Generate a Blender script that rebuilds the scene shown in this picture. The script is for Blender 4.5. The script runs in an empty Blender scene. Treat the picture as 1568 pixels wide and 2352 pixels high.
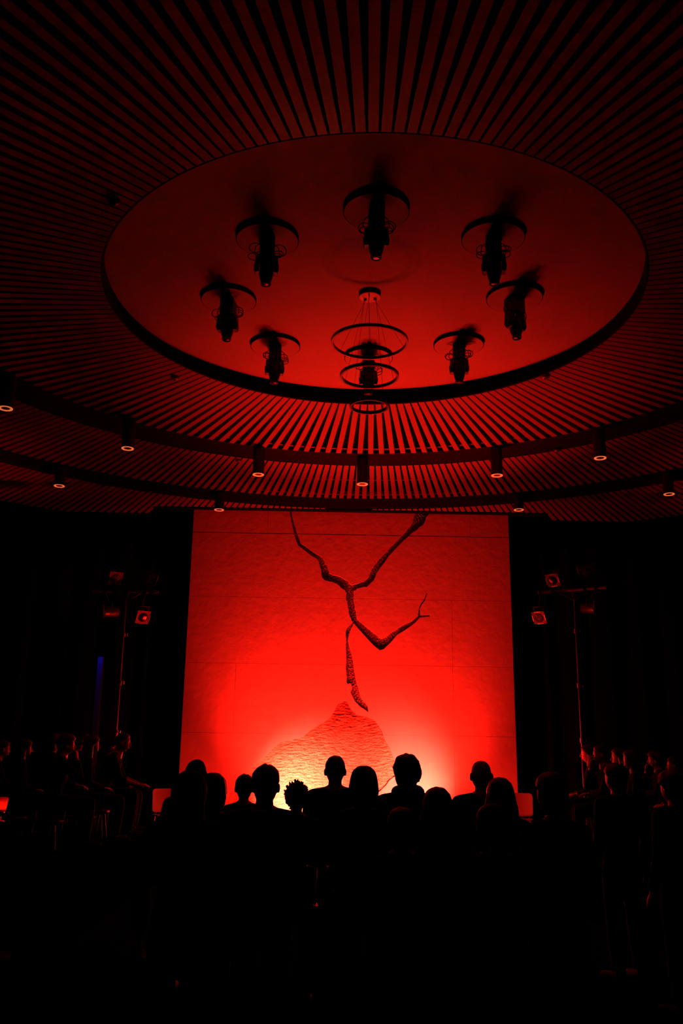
import bpy, bmesh, math, random
import numpy as np
from mathutils import Vector, Matrix, noise, geometry

random.seed(7)
SC = bpy.context.scene
COL = SC.collection
PI = math.pi
R_ = math.radians

# ------------------------------------------------------------------ camera
CAM_H = 1.8
FPX, PITCH, ROLL, YAW = 2066.1, R_(14.849), R_(.775), R_(1.044)
cp, sp, cy_, sy_ = math.cos(PITCH), math.sin(PITCH), math.cos(YAW), math.sin(YAW)
cr, sr = math.cos(ROLL), math.sin(ROLL)
ROT = (np.array([[cr, -sr, 0], [sr, cr, 0], [0, 0, 1]])
       @ np.array([[1, 0, 0], [0, sp, -cp], [0, cp, sp]])
       @ np.array([[cy_, -sy_, 0], [sy_, cy_, 0], [0, 0, 1]]))
cd = bpy.data.cameras.new('camera')
cd.sensor_fit = 'VERTICAL'
cd.sensor_height = 36.0
cd.lens = 36.0 * FPX / 2352
cd.clip_start = .05
cam = bpy.data.objects.new('camera', cd)
COL.objects.link(cam)
m3 = Matrix(((ROT[0][0], -ROT[1][0], -ROT[2][0]),
             (ROT[0][1], -ROT[1][1], -ROT[2][1]),
             (ROT[0][2], -ROT[1][2], -ROT[2][2])))
cam.matrix_world = Matrix.Translation((0, 0, CAM_H)) @ m3.to_4x4()
SC.camera = cam


def ray(u, v, Y=None, z=None):
    """world point seen at pixel (u, v), at depth Y or height z (survey of the photograph)"""
    d = np.array([(u - 784) / FPX, (v - 1176) / FPX, 1]) @ ROT
    k = (Y / d[1]) if Y is not None else ((z - CAM_H) / d[2])
    d = d * k
    return Vector((d[0], d[1], d[2] + CAM_H))


# ------------------------------------------------------------------ world, exposure, lights
w = bpy.data.worlds.new('World')
SC.world = w
w.use_nodes = True
w.node_tree.nodes['Background'].inputs[0].default_value = (0, 0, 0, 1)
w.node_tree.nodes['Background'].inputs[1].default_value = 0
SC.view_settings.view_transform = 'Standard'
SC.view_settings.look = 'None'
SC.view_settings.gamma = 1
SC.view_settings.use_curve_mapping = False
SC.view_settings.exposure = 0

RED = (1.0, .009, .004)
AMBER = (1.0, .19, .115)
STAGE_Z = .35


def spot(name, loc, target, power, angle, blend, color=RED, size=.09):
    l = bpy.data.lights.new(name, 'SPOT')
    l.energy = power
    l.color = color
    l.spot_size = R_(angle)
    l.spot_blend = blend
    l.shadow_soft_size = size
    o = bpy.data.objects.new(name, l)
    COL.objects.link(o)
    o.location = loc
    o.rotation_euler = (Vector(target) - Vector(loc)).to_track_quat('-Z', 'Y').to_euler()
    return o


FLOODS = [(-.52, 14.30, STAGE_Z + .30), (1.62, 14.30, STAGE_Z + .30)]
spot('flood_beam', FLOODS[0], (-.30, 15.3, 1.90), 1650, 102, 1.0)
spot('flood_beam', FLOODS[1], (1.45, 15.3, 1.90), 1050, 100, 1.0)
# spill round the sides of the floods
spot('flood_spill', FLOODS[0], (-1.0, 15.3, 1.0), 300, 168, 1.0)
spot('flood_spill', FLOODS[1], (2.1, 15.3, 1.0), 300, 168, 1.0)
# warm emitters of the same floods, a narrower beam low on the backdrop
spot('flood_warm_beam', FLOODS[0], (-.32, 15.3, 1.02), 680, 84, 1.0, AMBER)
spot('flood_warm_beam', FLOODS[1], (1.42, 15.3, 1.20), 340, 79, 1.0, AMBER)
# the pair of uplights for the ceiling
UPS = [(.18, 14.05, STAGE_Z + .26), (.95, 14.05, STAGE_Z + .26)]
spot('uplight_beam', UPS[0], (.65, 11.5, 6.0), 1850, 60, 1.0, size=.2)
spot('uplight_beam', UPS[1], (.90, 11.5, 6.0), 1850, 60, 1.0, size=.2)
spot('side_fill', UPS[1], (-4.0, 13.2, 3.25), 1600, 44, 1.0)  # added fill from the uplight positions, brightening the stand lamps and side rows
spot('side_fill', UPS[0], (4.8, 13.2, 3.25), 1300, 44, 1.0)

# ------------------------------------------------------------------ materials


def mat(name, color, rough=.6, metal=0, spec=.5, bump=None, var=None, trans=0, emit=None, coat=0):
    m = bpy.data.materials.new(name)
    m.use_nodes = True
    nt = m.node_tree
    b = nt.nodes['Principled BSDF']
    b.inputs['Base Color'].default_value = (*color, 1)
    b.inputs['Roughness'].default_value = rough
    b.inputs['Metallic'].default_value = metal
    b.inputs['Specular IOR Level'].default_value = spec
    b.inputs['Transmission Weight'].default_value = trans
    if emit:
        b.inputs['Emission Color'].default_value = (*emit[0], 1)
        b.inputs['Emission Strength'].default_value = emit[1]
    tc = nt.nodes.new('ShaderNodeTexCoord')
    if var:
        scale, amt = var[0], var[1]
        mp = nt.nodes.new('ShaderNodeMapping')
        if len(var) > 2:
            mp.inputs['Scale'].default_value = var[2]
        nt.links.new(tc.outputs['Object'], mp.inputs[0])
        n = nt.nodes.new('ShaderNodeTexNoise')
        n.inputs['Scale'].default_value = scale
        n.inputs['Detail'].default_value = 5
        nt.links.new(mp.outputs[0], n.inputs['Vector'])
        rmp = nt.nodes.new('ShaderNodeValToRGB')
        rmp.color_ramp.elements[0].position = .3
        rmp.color_ramp.elements[1].position = .7
        rmp.color_ramp.elements[0].color = (*[c * (1 - amt) for c in color], 1)
        rmp.color_ramp.elements[1].color = (*[min(1, c * (1 + amt)) for c in color], 1)
        nt.links.new(n.outputs['Fac'], rmp.inputs[0])
        nt.links.new(rmp.outputs[0], b.inputs['Base Color'])
    if bump:
        n2 = nt.nodes.new('ShaderNodeTexNoise')
        n2.inputs['Scale'].default_value = bump[0]
        n2.inputs['Detail'].default_value = 6
        nt.links.new(tc.outputs['Object'], n2.inputs['Vector'])
        bp = nt.nodes.new('ShaderNodeBump')
        bp.inputs['Strength'].default_value = bump[1]
        bp.inputs['Distance'].default_value = bump[2] if len(bump) > 2 else .01
        nt.links.new(n2.outputs['Fac'], bp.inputs['Height'])
        nt.links.new(bp.outputs[0], b.inputs['Normal'])
    return m


M = {}
M['floor'] = mat('dark_floor', (.003, .0027, .0026), 1, spec=0, bump=(40, .1), var=(3, .3))
M['velvet'] = mat('black_velvet', (.0008, .0008, .0008), 1, spec=0, var=(8, .3))
M['wall'] = mat('black_wall', (.012, .011, .011), .9, bump=(30, .1), var=(2, .3))
M['drape'] = mat('black_drape', (.0025, .0025, .0025), .95, spec=.1, bump=(220, .2, .003), var=(4, .3))
M['void'] = mat('void_black', (.015, .013, .012), .9, spec=.1, var=(2, .3))
M['disc'] = mat('ceiling_paint', (.31, .26, .235), .62, spec=.25, bump=(120, .08, .002), var=(1.5, .06))
M['slat'] = mat('slat_wood', (.22, .14, .09), .29, spec=.5, bump=(60, .06, .002), var=(9, .14, (.3, 6, 6)))
M['rail'] = mat('carrier_rail', (.10, .07, .05), .6, var=(6, .2))
M['fascia'] = mat('fascia_black', (.0035, .003, .003), .85, spec=.08, var=(5, .2))
M['black'] = mat('black_metal', (.012, .012, .012), .38, metal=0, bump=(80, .05, .002), var=(8, .2))
M['blackplastic'] = mat('black_plastic', (.012, .012, .013), .45, bump=(90, .05, .002), var=(8, .2))
M['cable'] = mat('cable_rubber', (.01, .01, .01), .6, var=(20, .2))
M['chrome'] = mat('bright_metal', (.75, .73, .70), .25, metal=1, bump=(60, .03, .001), var=(20, .05))
M['white'] = mat('glowing_enamel', (.85, .82, .78), .45, var=(14, .03), emit=((1, .20, .05), .6))  # emission stands in for the orange stage light caught on the downlight rims
M['steel'] = mat('dark_steel', (.16, .15, .145), .38, metal=.9, bump=(60, .03, .001), var=(20, .1))
M['canopy'] = mat('canopy_paint', (.46, .36, .34), .5, var=(14, .03))
M['lens'] = mat('lens_glass', (.015, .015, .015), .24, spec=1, bump=(38, 1, .03))
M['smoothlens'] = mat('smooth_lens_glass', (.015, .015, .015), .2, spec=1, bump=(14, .6, .02))
M['gel'] = mat('gel_frame_steel', (.13, .10, .09), .5, metal=.4, bump=(50, .1, .002), var=(15, .15))
M['plaster'] = mat('backdrop_plaster', (.60, .56, .52), .75, spec=.25, bump=(9, .5, .015), var=(4, .07))
M['board'] = mat('backing_board', (.30, .26, .23), .8, var=(5, .1))
M['crack'] = mat('crack_bark', (.17, .10, .06), .5, spec=.6, bump=(60, .7, .012), var=(22, .45))
M['mound'] = mat('mound_straw', (.58, .42, .27), .5, spec=.5, bump=(45, .6, .01), var=(30, .25, (1, 1, 3)))
M['stage'] = mat('stage_deck', (.003, .003, .003), 1, spec=0, bump=(40, .1), var=(3, .3))
M['skin'] = mat('skin', (.40, .25, .18), .5, bump=(150, .08, .002), var=(20, .08))
M['eyewhite'] = mat('eye_white', (.55, .52, .5), .3, var=(60, .05))
M['iris'] = mat('eye_iris', (.03, .02, .015), .25, var=(60, .2))
M['hair'] = mat('dark_hair', (.018, .012, .009), .5, spec=.4, bump=(160, .5, .004), var=(60, .4, (6, 6, .6)))
M['hairbrown'] = mat('brown_hair', (.05, .03, .02), .5, spec=.4, bump=(160, .5, .004), var=(60, .4, (6, 6, .6)))
M['coat'] = mat('black_cloth', (.007, .007, .007), .95, spec=.08, bump=(200, .3, .003), var=(10, .25))
M['coat2'] = mat('dark_grey_cloth', (.015, .014, .015), .9, spec=.2, bump=(200, .3, .003), var=(10, .25))
M['trouser'] = mat('dark_trousers', (.006, .006, .007), .95, spec=.08, bump=(200, .3, .003), var=(10, .25))
M['shoe'] = mat('shoe_leather', (.005, .005, .005), .8, spec=.1, var=(30, .2))
M['chair'] = mat('pale_chair_shell', (.20, .185, .175), .5, bump=(200, .15, .001), var=(8, .05))
M['bluelit'] = mat('blue_lit_pier', (.010, .012, .09), .8, var=(6, .1))  # blue of the light put into the pier's base colour
M['table'] = mat('table_top', (.003, .003, .003), 1, spec=0, var=(5, .3, (1, 8, 1)))
M['glass'] = mat('smoked_glass', (.22, .18, .18), .02, trans=1, var=(30, .02))
M['beer'] = mat('amber_drink', (.05, .02, .006), .3, trans=.3, var=(30, .05))
M['redglass'] = mat('red_candle_glass', (.9, .10, .03), .25, trans=.0, var=(20, .1))
M['wax'] = mat('candle_wax', (.8, .7, .5), .5, var=(20, .05))
M['flame'] = mat('candle_flame', (1, .6, .2), .5, emit=((1, .55, .15), 60), var=(20, .05))
M['lampface'] = mat('red_lamp_face', (.3, .02, .02), .3, emit=((1, .03, .0135), 6), var=(30, .1))

# ------------------------------------------------------------------ mesh helpers


class MB:
    def __init__(s):
        s.v = []
        s.f = []

    def add(s, vs, fs):
        o = len(s.v)
        s.v += [tuple(p) for p in vs]
        s.f += [tuple(i + o for i in f) for f in fs]
        return s

    def box(s, c, d, rot=None):
        vs = []
        for x in (-.5, .5):
            for y in (-.5, .5):
                for z in (-.5, .5):
                    p = Vector((x * d[0], y * d[1], z * d[2]))
                    if rot is not None:
                        p = rot @ p
                    vs.append(p + Vector(c))
        return s.add(vs, [(0, 1, 3, 2), (4, 6, 7, 5), (0, 4, 5, 1), (2, 3, 7, 6), (0, 2, 6, 4), (1, 5, 7, 3)])

    def tube(s, pts, rad, n=8, flat=None, up=None, dome=True):
        """swept tube; rad scalar or per point, flat = (axis scale a, b)"""
        pts = [Vector(p) for p in pts]
        if not hasattr(rad, '__len__'):
            rad = [rad] * len(pts)
        rad = list(rad)
        if dome:
            d0 = (pts[0] - pts[1]).normalized()
            d1 = (pts[-1] - pts[-2]).normalized()
            pts = [pts[0] + d0 * rad[0] * .85, pts[0] + d0 * rad[0] * .5] + pts + [pts[-1] + d1 * rad[-1] * .5, pts[-1] + d1 * rad[-1] * .85]
            rad = [rad[0] * .45, rad[0] * .85] + rad + [rad[-1] * .85, rad[-1] * .45]
        vs = []
        ref = Vector(up) if up is not None else None
        prev = None
        for i, p in enumerate(pts):
            a = pts[max(0, i - 1)]
            b = pts[min(len(pts) - 1, i + 1)]
            t = (b - a).normalized()
            if prev is None:
                q = ref if ref is not None else (Vector((0, 0, 1)) if abs(t.z) < .9 else Vector((1, 0, 0)))
            else:
                q = prev
            q = (q - t * q.dot(t)).normalized()
            prev = q
            r = t.cross(q)
            fa, fb = flat if flat else (1, 1)
            for k in range(n):
                an = 2 * PI * k / n
                vs.append(p + (q * math.cos(an) * fa + r * math.sin(an) * fb) * rad[i])
        fs = []
        for i in range(len(pts) - 1):
            for k in range(n):
                k2 = (k + 1) % n
                fs.append((i * n + k, i * n + k2, (i + 1) * n + k2, (i + 1) * n + k))
        fs.append(tuple(range(n - 1, -1, -1)))
        fs.append(tuple((len(pts) - 1) * n + k for k in range(n)))
        return s.add(vs, fs)

    def lathe(s, prof, n=24, c=(0, 0, 0), rot=None, closed=False):
        """prof: (r, z) list, revolved about z; capped when open"""
        vs = []
        for r, z in prof:
            for k in range(n):
                a = 2 * PI * k / n
                p = Vector((r * math.cos(a), r * math.sin(a), z))
                if rot is not None:
                    p = rot @ p
                vs.append(p + Vector(c))
        fs = []
        m = len(prof)
        for i in range(m if closed else m - 1):
            j = (i + 1) % m
            for k in range(n):
                k2 = (k + 1) % n
                fs.append((i * n + k, i * n + k2, j * n + k2, j * n + k))
        if not closed:
            fs.append(tuple(range(n - 1, -1, -1)))
            fs.append(tuple((m - 1) * n + k for k in range(n)))
        return s.add(vs, fs)

    def mesh(s, name, m=None, smooth=False):
        me = bpy.data.meshes.new(name)
        me.from_pydata(s.v, [], s.f)
        if m:
            me.materials.append(m)
        bm = bmesh.new()
        bm.from_mesh(me)
        bmesh.ops.recalc_face_normals(bm, faces=bm.faces)
        bm.to_mesh(me)
        bm.free()
        if smooth:
            me.polygons.foreach_set('use_smooth', [True] * len(me.polygons))
        return me


def put(name, me, parent=None, loc=(0, 0, 0), rot=(0, 0, 0)):
    o = bpy.data.objects.new(name, me)
    COL.objects.link(o)
    o.parent = parent
    o.location = loc
    o.rotation_euler = rot
    return o


def obj(name, mb, m, parent=None, smooth=False, loc=(0, 0, 0), rot=(0, 0, 0)):
    return put(name, mb.mesh(name, m, smooth), parent, loc, rot)


def tag(o, label=None, cat=None, group=None, kind=None):
    if label:
        o['label'] = label
    if cat:
        o['category'] = cat
    if group:
        o['group'] = group
    if kind:
        o['kind'] = kind
    return o


def thing(name, label, cat, loc=(0, 0, 0), rot=(0, 0, 0), group=None):
    return tag(put(name, None, None, loc, rot), label, cat, group)


def ring_profile(r0, r1, z0, z1):
    return [(r0, z0), (r1, z0), (r1, z1), (r0, z1)]


def blob(c, r, sub=3, rot=None):
    bm = bmesh.new()
    bmesh.ops.create_icosphere(bm, subdivisions=sub, radius=1)
    vs = [Vector((v.co.x * r[0], v.co.y * r[1], v.co.z * r[2])) for v in bm.verts]
    if rot is not None:
        vs = [rot @ p for p in vs]
    fs = [tuple(v.index for v in f.verts) for f in bm.faces]
    bm.free()
    return [p + Vector(c) for p in vs], fs


# ------------------------------------------------------------------ ceiling geometry constants
CX, CY = .41664, 7.98462
Z1 = CAM_H + 4.2            # underside of slat rings one and two
Z3 = CAM_H + 4.068          # underside of the outer slat ring
ZD = CAM_H + 4.356          # painted disc
WALL_Y = 15.30

# ------------------------------------------------------------------ room shell
tag(obj('floor', MB().box((.4, 5.5, -.05), (22, 23, .1)), M['floor']), kind='structure')
tag(obj('ceiling', MB().box((.4, 5.5, 7.0), (22, 23, .1)), M['void']), 'black upper ceiling seen between the slats', kind='structure')
tag(obj('wall_back', MB().box((.4, 16.2, 3.45), (22, .2, 7)), M['wall']), kind='structure')
tag(obj('wall_front', MB().box((.4, -5.4, 3.45), (22, .2, 7)), M['wall']), kind='structure')
tag(obj('wall_left', MB().box((-9.6, 5.5, 3.45), (.2, 23, 7)), M['wall']), kind='structure')
tag(obj('wall_right', MB().box((10.4, 5.5, 3.45), (.2, 23, 7)), M['wall']), kind='structure')
tag(obj('stage_platform', MB().box((.45, 14.68, STAGE_Z / 2), (6.4, 2.24, STAGE_Z)), M['stage']),
    'low black stage deck in front of the red-lit backdrop', kind='structure')

# central painted disc with dark fascia
disc = tag(obj('ceiling_disc', MB().lathe([(2.62, ZD), (2.62, ZD + .06)], 128, (CX, CY, 0)), M['disc']),
           'round recessed ceiling panel lit red', kind='structure')
fas = obj('fascia', MB().lathe(ring_profile(2.552, 2.574, Z1 + .004, ZD), 160, (CX, CY, 0), closed=True), M['fascia'], disc)


def slat_ring(r0, r1, z, count, phase, a0, a1, label, rails, clip=False):
    mb = MB()
    for rr in rails:
        mb.lathe(ring_profile(rr - .025, rr + .025, z + .045, z + .105), 160, (CX, CY, 0), closed=True)
    ring = tag(obj('slatted_ceiling_ring', mb, M['rail']) if rails else put('slatted_ceiling_ring', None), label, kind='structure')
    L = r1 - r0
    sm = None if clip else MB().box((0, (r0 + r1) / 2, z + .0225), (.072, L, .045)).mesh('slat', M['slat'])
    for k in range(count):
        a = (phase + 360 * k / count + 180) % 360 - 180
        if a0 <= a <= a1 and clip:
            ca, sa = math.cos(R_(a)), math.sin(R_(a))
            re = min(r1, (15.66 - CY) / ca)
            if abs(CX + re * sa - .45) < 3.6:
                re = min(re, (15.16 - CY) / ca)
            if re - r0 > .04:
                put('slat', MB().box((0, (r0 + re) / 2, z + .0225), (.072, re - r0, .045)).mesh('slat', M['slat']), ring, (CX, CY, 0), (0, 0, -R_(a)))
        elif a0 <= a <= a1:
            put('slat', sm, ring, (CX, CY, 0), (0, 0, -R_(a)))
    return ring


slat_ring(2.574, 4.509, Z1, 180, .88, -180, 180, 'inner ring of radial wooden slats around the round ceiling panel', (2.66, 4.44))
slat_ring(5.091, 6.933, Z1, 332, .92, -88, 88, 'middle ring of radial wooden slats behind the inner downlights', (5.18, 6.0, 6.86))
slat_ring(7.146, 9.2, Z3, 450, .3, -80, 80, 'outer ring of radial wooden slats against the back wall', (), True)
# black channels between the rings
tag(obj('ceiling_channel', MB().lathe(ring_profile(4.515, 5.085, Z1 + .01, Z1 + .07), 160, (CX, CY, 0), closed=True), M['fascia']),
    'black channel between the inner and middle slat rings', kind='structure')
tag(obj('ceiling_channel', MB().lathe([(6.938, Z1 + .01), (6.985, Z1 + .01), (7.14, Z3 + .005), (7.14, Z3 + .05), (6.938, Z1 + .06)], 160, (CX, CY, 0), closed=True), M['fascia']),
    'black channel between the middle and outer slat rings', kind='structure')
# header above the backdrop
zt = ray(800, 1173, Y=WALL_Y - .12).z
tag(obj('trim_1', MB().box((.45, WALL_Y - .04, zt + .16), (6.9, .16, .32)), M['fascia']), 'black header beam along the top of the backdrop', kind='structure')

# pipes in the ceiling void, glimpsed between the slats
for i, (a, b) in enumerate([((-1.6, 11.0, 6.55), (2.8, 11.5, 6.55)), ((-.9, 12.4, 6.4), (-.2, 11.2, 6.75)), ((1.2, 11.0, 6.7), (1.9, 12.2, 6.4))]):
    tag(obj('ceiling_pipe', MB().tube([a, b], .03, 8, dome=False), M['rail']),
        ['long pipe running across the void above the slats', 'slanting pipe in the void left of centre', 'slanting pipe in the void right of centre'][i], 'pipe', 'pipes above the slats')

# ------------------------------------------------------------------ backdrop


def wp(u, v):
    p = ray(u, v, Y=WALL_Y)
    return (p.x, p.z)


XL, XR = wp(430, 1440)[0], wp(1176, 1450)[0]
ZTOP = wp(800, 1169)[1]
fb = lambda pts: [wp(720 + x / 5.6, 1300 + y / 5.6) for x, y in pts]
fc = lambda pts: [wp(560 + x / 3.92, 1580 + y / 3.92) for x, y in pts]


def ribbon(pts):
    """polygon round a centre line given as (u, v, width in photo pixels), with ragged edges"""
    L, Rr = [], []
    out = []
    pts = [(u, v, wd * 1.12) for u, v, wd in pts]
    for i in range(len(pts) - 1):
        a, b = pts[i], pts[i + 1]
        for t in (0, .33, .66):
            out.append(tuple(a[k] + (b[k] - a[k]) * t for k in range(3)))
    out.append(pts[-1])
    for i, (u, v, wd) in enumerate(out):
        a = out[max(0, i - 1)]
        b = out[min(len(out) - 1, i + 1)]
        d = Vector((b[0] - a[0], b[1] - a[1])).normalized()
        n = Vector((-d.y, d.x))
        j1 = 1 + random.uniform(-.16, .22)
        j2 = 1 + random.uniform(-.16, .22)
        L.append(wp(u + n.x * wd / 2 * j1, v + n.y * wd / 2 * j1))
        Rr.append(wp(u - n.x * wd / 2 * j2, v - n.y * wd / 2 * j2))
    return L + Rr[::-1]


CRACKS = [
    ribbon([(666.5, 1160, 3), (666.7, 1172, 3.4), (670, 1194, 4.5), (677, 1220, 5.5), (687.6, 1251, 7), (714, 1270, 8), (735, 1283, 10), (742.6, 1301, 13),
            (748, 1322, 16), (760, 1329, 15), (776, 1331, 15), (790, 1342, 17), (802, 1354, 17), (806, 1364, 10)]),
    ribbon([(972, 1160, 30), (967.5, 1176, 27), (960, 1199, 20), (944, 1218, 12), (923, 1238, 10), (902, 1259, 9), (881, 1283, 10.5), (860, 1309, 13.5),
            (853, 1329, 13.5), (839, 1341, 12), (818, 1347, 10), (805, 1353, 12), (797, 1358, 8)]),
    ribbon([(803.5, 1350, 15), (803, 1375, 13.5), (806, 1394, 13.5), (809.5, 1410, 12), (813, 1424, 11), (818, 1432, 7)]),
    fb([(505, 690), (545, 665), (585, 712), (620, 735), (660, 772), (700, 800), (750, 845), (800, 880), (840, 915), (880, 940), (930, 912), (980, 880), (1020, 845),
        (1060, 830), (1105, 790), (1150, 765), (1210, 735), (1270, 710), (1310, 672), (1350, 636), (1420, 634), (1490, 632), (1498, 652), (1430, 658), (1368, 662),
        (1310, 725), (1250, 775), (1160, 835), (1070, 890), (985, 990), (900, 1070), (850, 1083), (800, 1045), (760, 1010), (700, 945), (650, 890), (580, 812), (520, 742)]),
    fb([(1338, 640), (1346, 600), (1352, 545), (1376, 488), (1412, 444), (1432, 400), (1452, 346), (1462, 348), (1444, 410), (1428, 450), (1392, 496), (1368, 550), (1370, 600), (1376, 640)]),
    fb([(512, 715), (470, 760), (435, 790), (412, 850), (412, 890), (420, 940), (414, 1010), (415, 1080), (418, 1160), (420, 1240), (412, 1300), (420, 1370), (425, 1430),
        (424, 1505), (445, 1518), (470, 1508), (484, 1528), (497, 1565), (470, 1625), (500, 1680), (530, 1740), (600, 1812), (650, 1842), (708, 1884), (692, 1800), (660, 1760), (620, 1710),
        (596, 1660), (582, 1610), (570, 1560), (548, 1500), (536, 1420), (518, 1330), (512, 1270), (503, 1200), (490, 1150), (470, 1080), (452, 1020), (440, 960), (455, 880), (480, 810), (518, 735)]),
]
MOUND = fc([(-170, 1000), (-60, 868), (20, 780), (60, 742), (100, 702), (200, 612), (262, 545), (330, 490), (420, 468), (530, 445), (590, 390), (650, 350), (720, 310), (780, 265), (808, 218), (830, 170), (852, 140),
            (880, 136), (905, 118), (925, 122), (935, 140), (950, 170), (980, 212), (1010, 236), (1100, 260), (1170, 285), (1205, 330), (1240, 380), (1258, 450), (1290, 500), (1312, 540),
            (1335, 600), (1352, 650), (1375, 720), (1385, 780), (1355, 800), (1310, 830), (1285, 870), (1240, 915), (1190, 960), (1160, 1040)])
MOUND = MOUND + [(MOUND[-1][0], STAGE_Z), (MOUND[0][0], STAGE_Z)]
MOUND = [(max(XL + .05, x), max(STAGE_Z, z)) for x, z in MOUND]
HOLES = [(c, .05) for c in CRACKS] + [(MOUND, .022)]


def inside_arr(poly, X, Z):
    res = np.zeros(X.shape, bool)
    n = len(poly)
    for i in range(n):
        x1, z1 = poly[i]
        x2, z2 = poly[(i + 1) % n]
        if z1 == z2:
            continue
        c = ((z1 > Z) != (z2 > Z)) & (X < (x2 - x1) * (Z - z1) / (z2 - z1) + x1)
        res ^= c
    return res


BK = thing('stage_backdrop', 'tall pale plaster backdrop with a branching crack, lit red from below', 'backdrop', (0, WALL_Y, 0))
# backing board
obj('backing_board', MB().box(((XL + XR) / 2, .12, (ZTOP + STAGE_Z) / 2), (XR - XL, .04, ZTOP - STAGE_Z)), M['board'], BK)


def sheet(x0, x1, z0, z1):
    """one plaster sheet with the crack outlines cut out of it, 30 mm thick"""
    V = []
    E = []
    st = .30
    nx = max(1, int((x1 - x0) / st))
    nz = max(1, int((z1 - z0) / st))
    rim = [(x0 + (x1 - x0) * i / nx, z0) for i in range(nx)] + [(x1, z0 + (z1 - z0) * i / nz) for i in range(nz)]
    rim += [(x1 - (x1 - x0) * i / nx, z1) for i in range(nx)] + [(x0, z1 - (z1 - z0) * i / nz) for i in range(nz)]
    V += rim
    E += [(i, (i + 1) % len(rim)) for i in range(len(rim))]
    for poly, _ in HOLES:
        if max(p[0] for p in poly) < x0 or min(p[0] for p in poly) > x1 or max(p[1] for p in poly) < z0 or min(p[1] for p in poly) > z1:
            continue
        o = len(V)
        V += poly
        E += [(o + i, o + (i + 1) % len(poly)) for i in range(len(poly))]
    r = geometry.delaunay_2d_cdt([Vector(p) for p in V], E, [], 0, 1e-5)
    vv, ff = r[0], r[2]
    keep = []
    cx = np.array([(vv[f[0]][0] + vv[f[1]][0] + vv[f[2]][0]) / 3 for f in ff])
    cz = np.array([(vv[f[0]][1] + vv[f[1]][1] + vv[f[2]][1]) / 3 for f in ff])
    ok = (cx > x0) & (cx < x1) & (cz > z0) & (cz < z1)
    for poly, _ in HOLES:
        ok &= ~inside_arr(poly, cx, cz)
    keep = [f for f, k in zip(ff, ok) if k]
    used = sorted({i for f in keep for i in f})
    mp = {i: k for k, i in enumerate(used)}
    n = len(used)
    front = [(vv[i][0], 0, vv[i][1]) for i in used]
    back = [(vv[i][0], .06, vv[i][1]) for i in used]
    fs = []
    cnt = {}
    for f in keep:
        t = [mp[i] for i in f]
        a, b, c = [front[i] for i in t]
        if (b[0] - a[0]) * (c[2] - a[2]) - (b[2] - a[2]) * (c[0] - a[0]) < 0:
            t = t[::-1]
        fs.append(tuple(t))
        for i in range(3):
            e = (t[i], t[(i + 1) % 3])
            cnt[e] = 1
    bord = [e for e in cnt if (e[1], e[0]) not in cnt]
    fs += [(b, a, a + n, b + n) for a, b in bord]
    me = bpy.data.meshes.new('plaster_sheet')
    me.from_pydata(front + back, [], fs)
    me.materials.append(M['plaster'])
    return me


seamz = [wp(800, v)[1] for v in (1229, 1375, 1527, 1687.5)]
rows = [(seamz[0], ZTOP), (seamz[1], seamz[0]), (seamz[2], seamz[1]), (seamz[3], seamz[2]), (STAGE_Z, seamz[3])]
splits = [[606, 1085], [], [1038], [545, 1038], [1038]]
G = .0018
for (z0, z1), sx in zip(rows, splits):
    xs = [XL] + [wp(u, 1450)[0] for u in sx] + [XR]
    for a, b in zip(xs, xs[1:]):
        yo = random.uniform(-.0025, .0025)
        put('plaster_sheet', sheet(a + G, b - G, z0 + G, z1 - G), BK, (0, yo, 0))


def rough_floor(polys, depth, cell, amp, style):
    """rough relief lying in the bottom of a recess"""
    xs = [p[0] for q in polys for p in q]
    zs = [p[1] for q in polys for p in q]
    X = np.arange(min(xs) - cell, max(xs) + 2 * cell, cell)
    Z = np.arange(min(zs) - cell, max(zs) + 2 * cell, cell)
    gx, gz = np.meshgrid(X, Z, indexing='ij')
    ins = np.zeros(gx.shape, bool)
    for q in polys:
        ins |= inside_arr(q, gx, gz)
    k = ins.copy()
    for dx in (-1, 0, 1):
        for dz in (-1, 0, 1):
            k |= np.roll(np.roll(ins, dx, 0), dz, 1)
    idx = -np.ones(gx.shape, int)
    idx[k] = np.arange(k.sum())
    vs = []
    for x, z in zip(gx[k], gz[k]):
        if style == 'bark':
            h = noise.noise((x * 38, 3, z * 38)) + .6 * noise.noise((x * 85, 9, z * 85))
        else:
            h = noise.noise((x * 9, 1, z * 34)) + .7 * noise.noise((x * 26, 5, z * 60)) + .35 * noise.noise((x * 85, 7, z * 85))
        vs.append((x, depth - amp * h, z))
    q = (idx[:-1, :-1] >= 0) & (idx[1:, :-1] >= 0) & (idx[1:, 1:] >= 0) & (idx[:-1, 1:] >= 0)
    f = np.stack([idx[:-1, :-1][q], idx[1:, :-1][q], idx[1:, 1:][q], idx[:-1, 1:][q]], 1)
    me = bpy.data.meshes.new('relief')
    me.from_pydata(vs, [], f.tolist())
    return me


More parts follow.
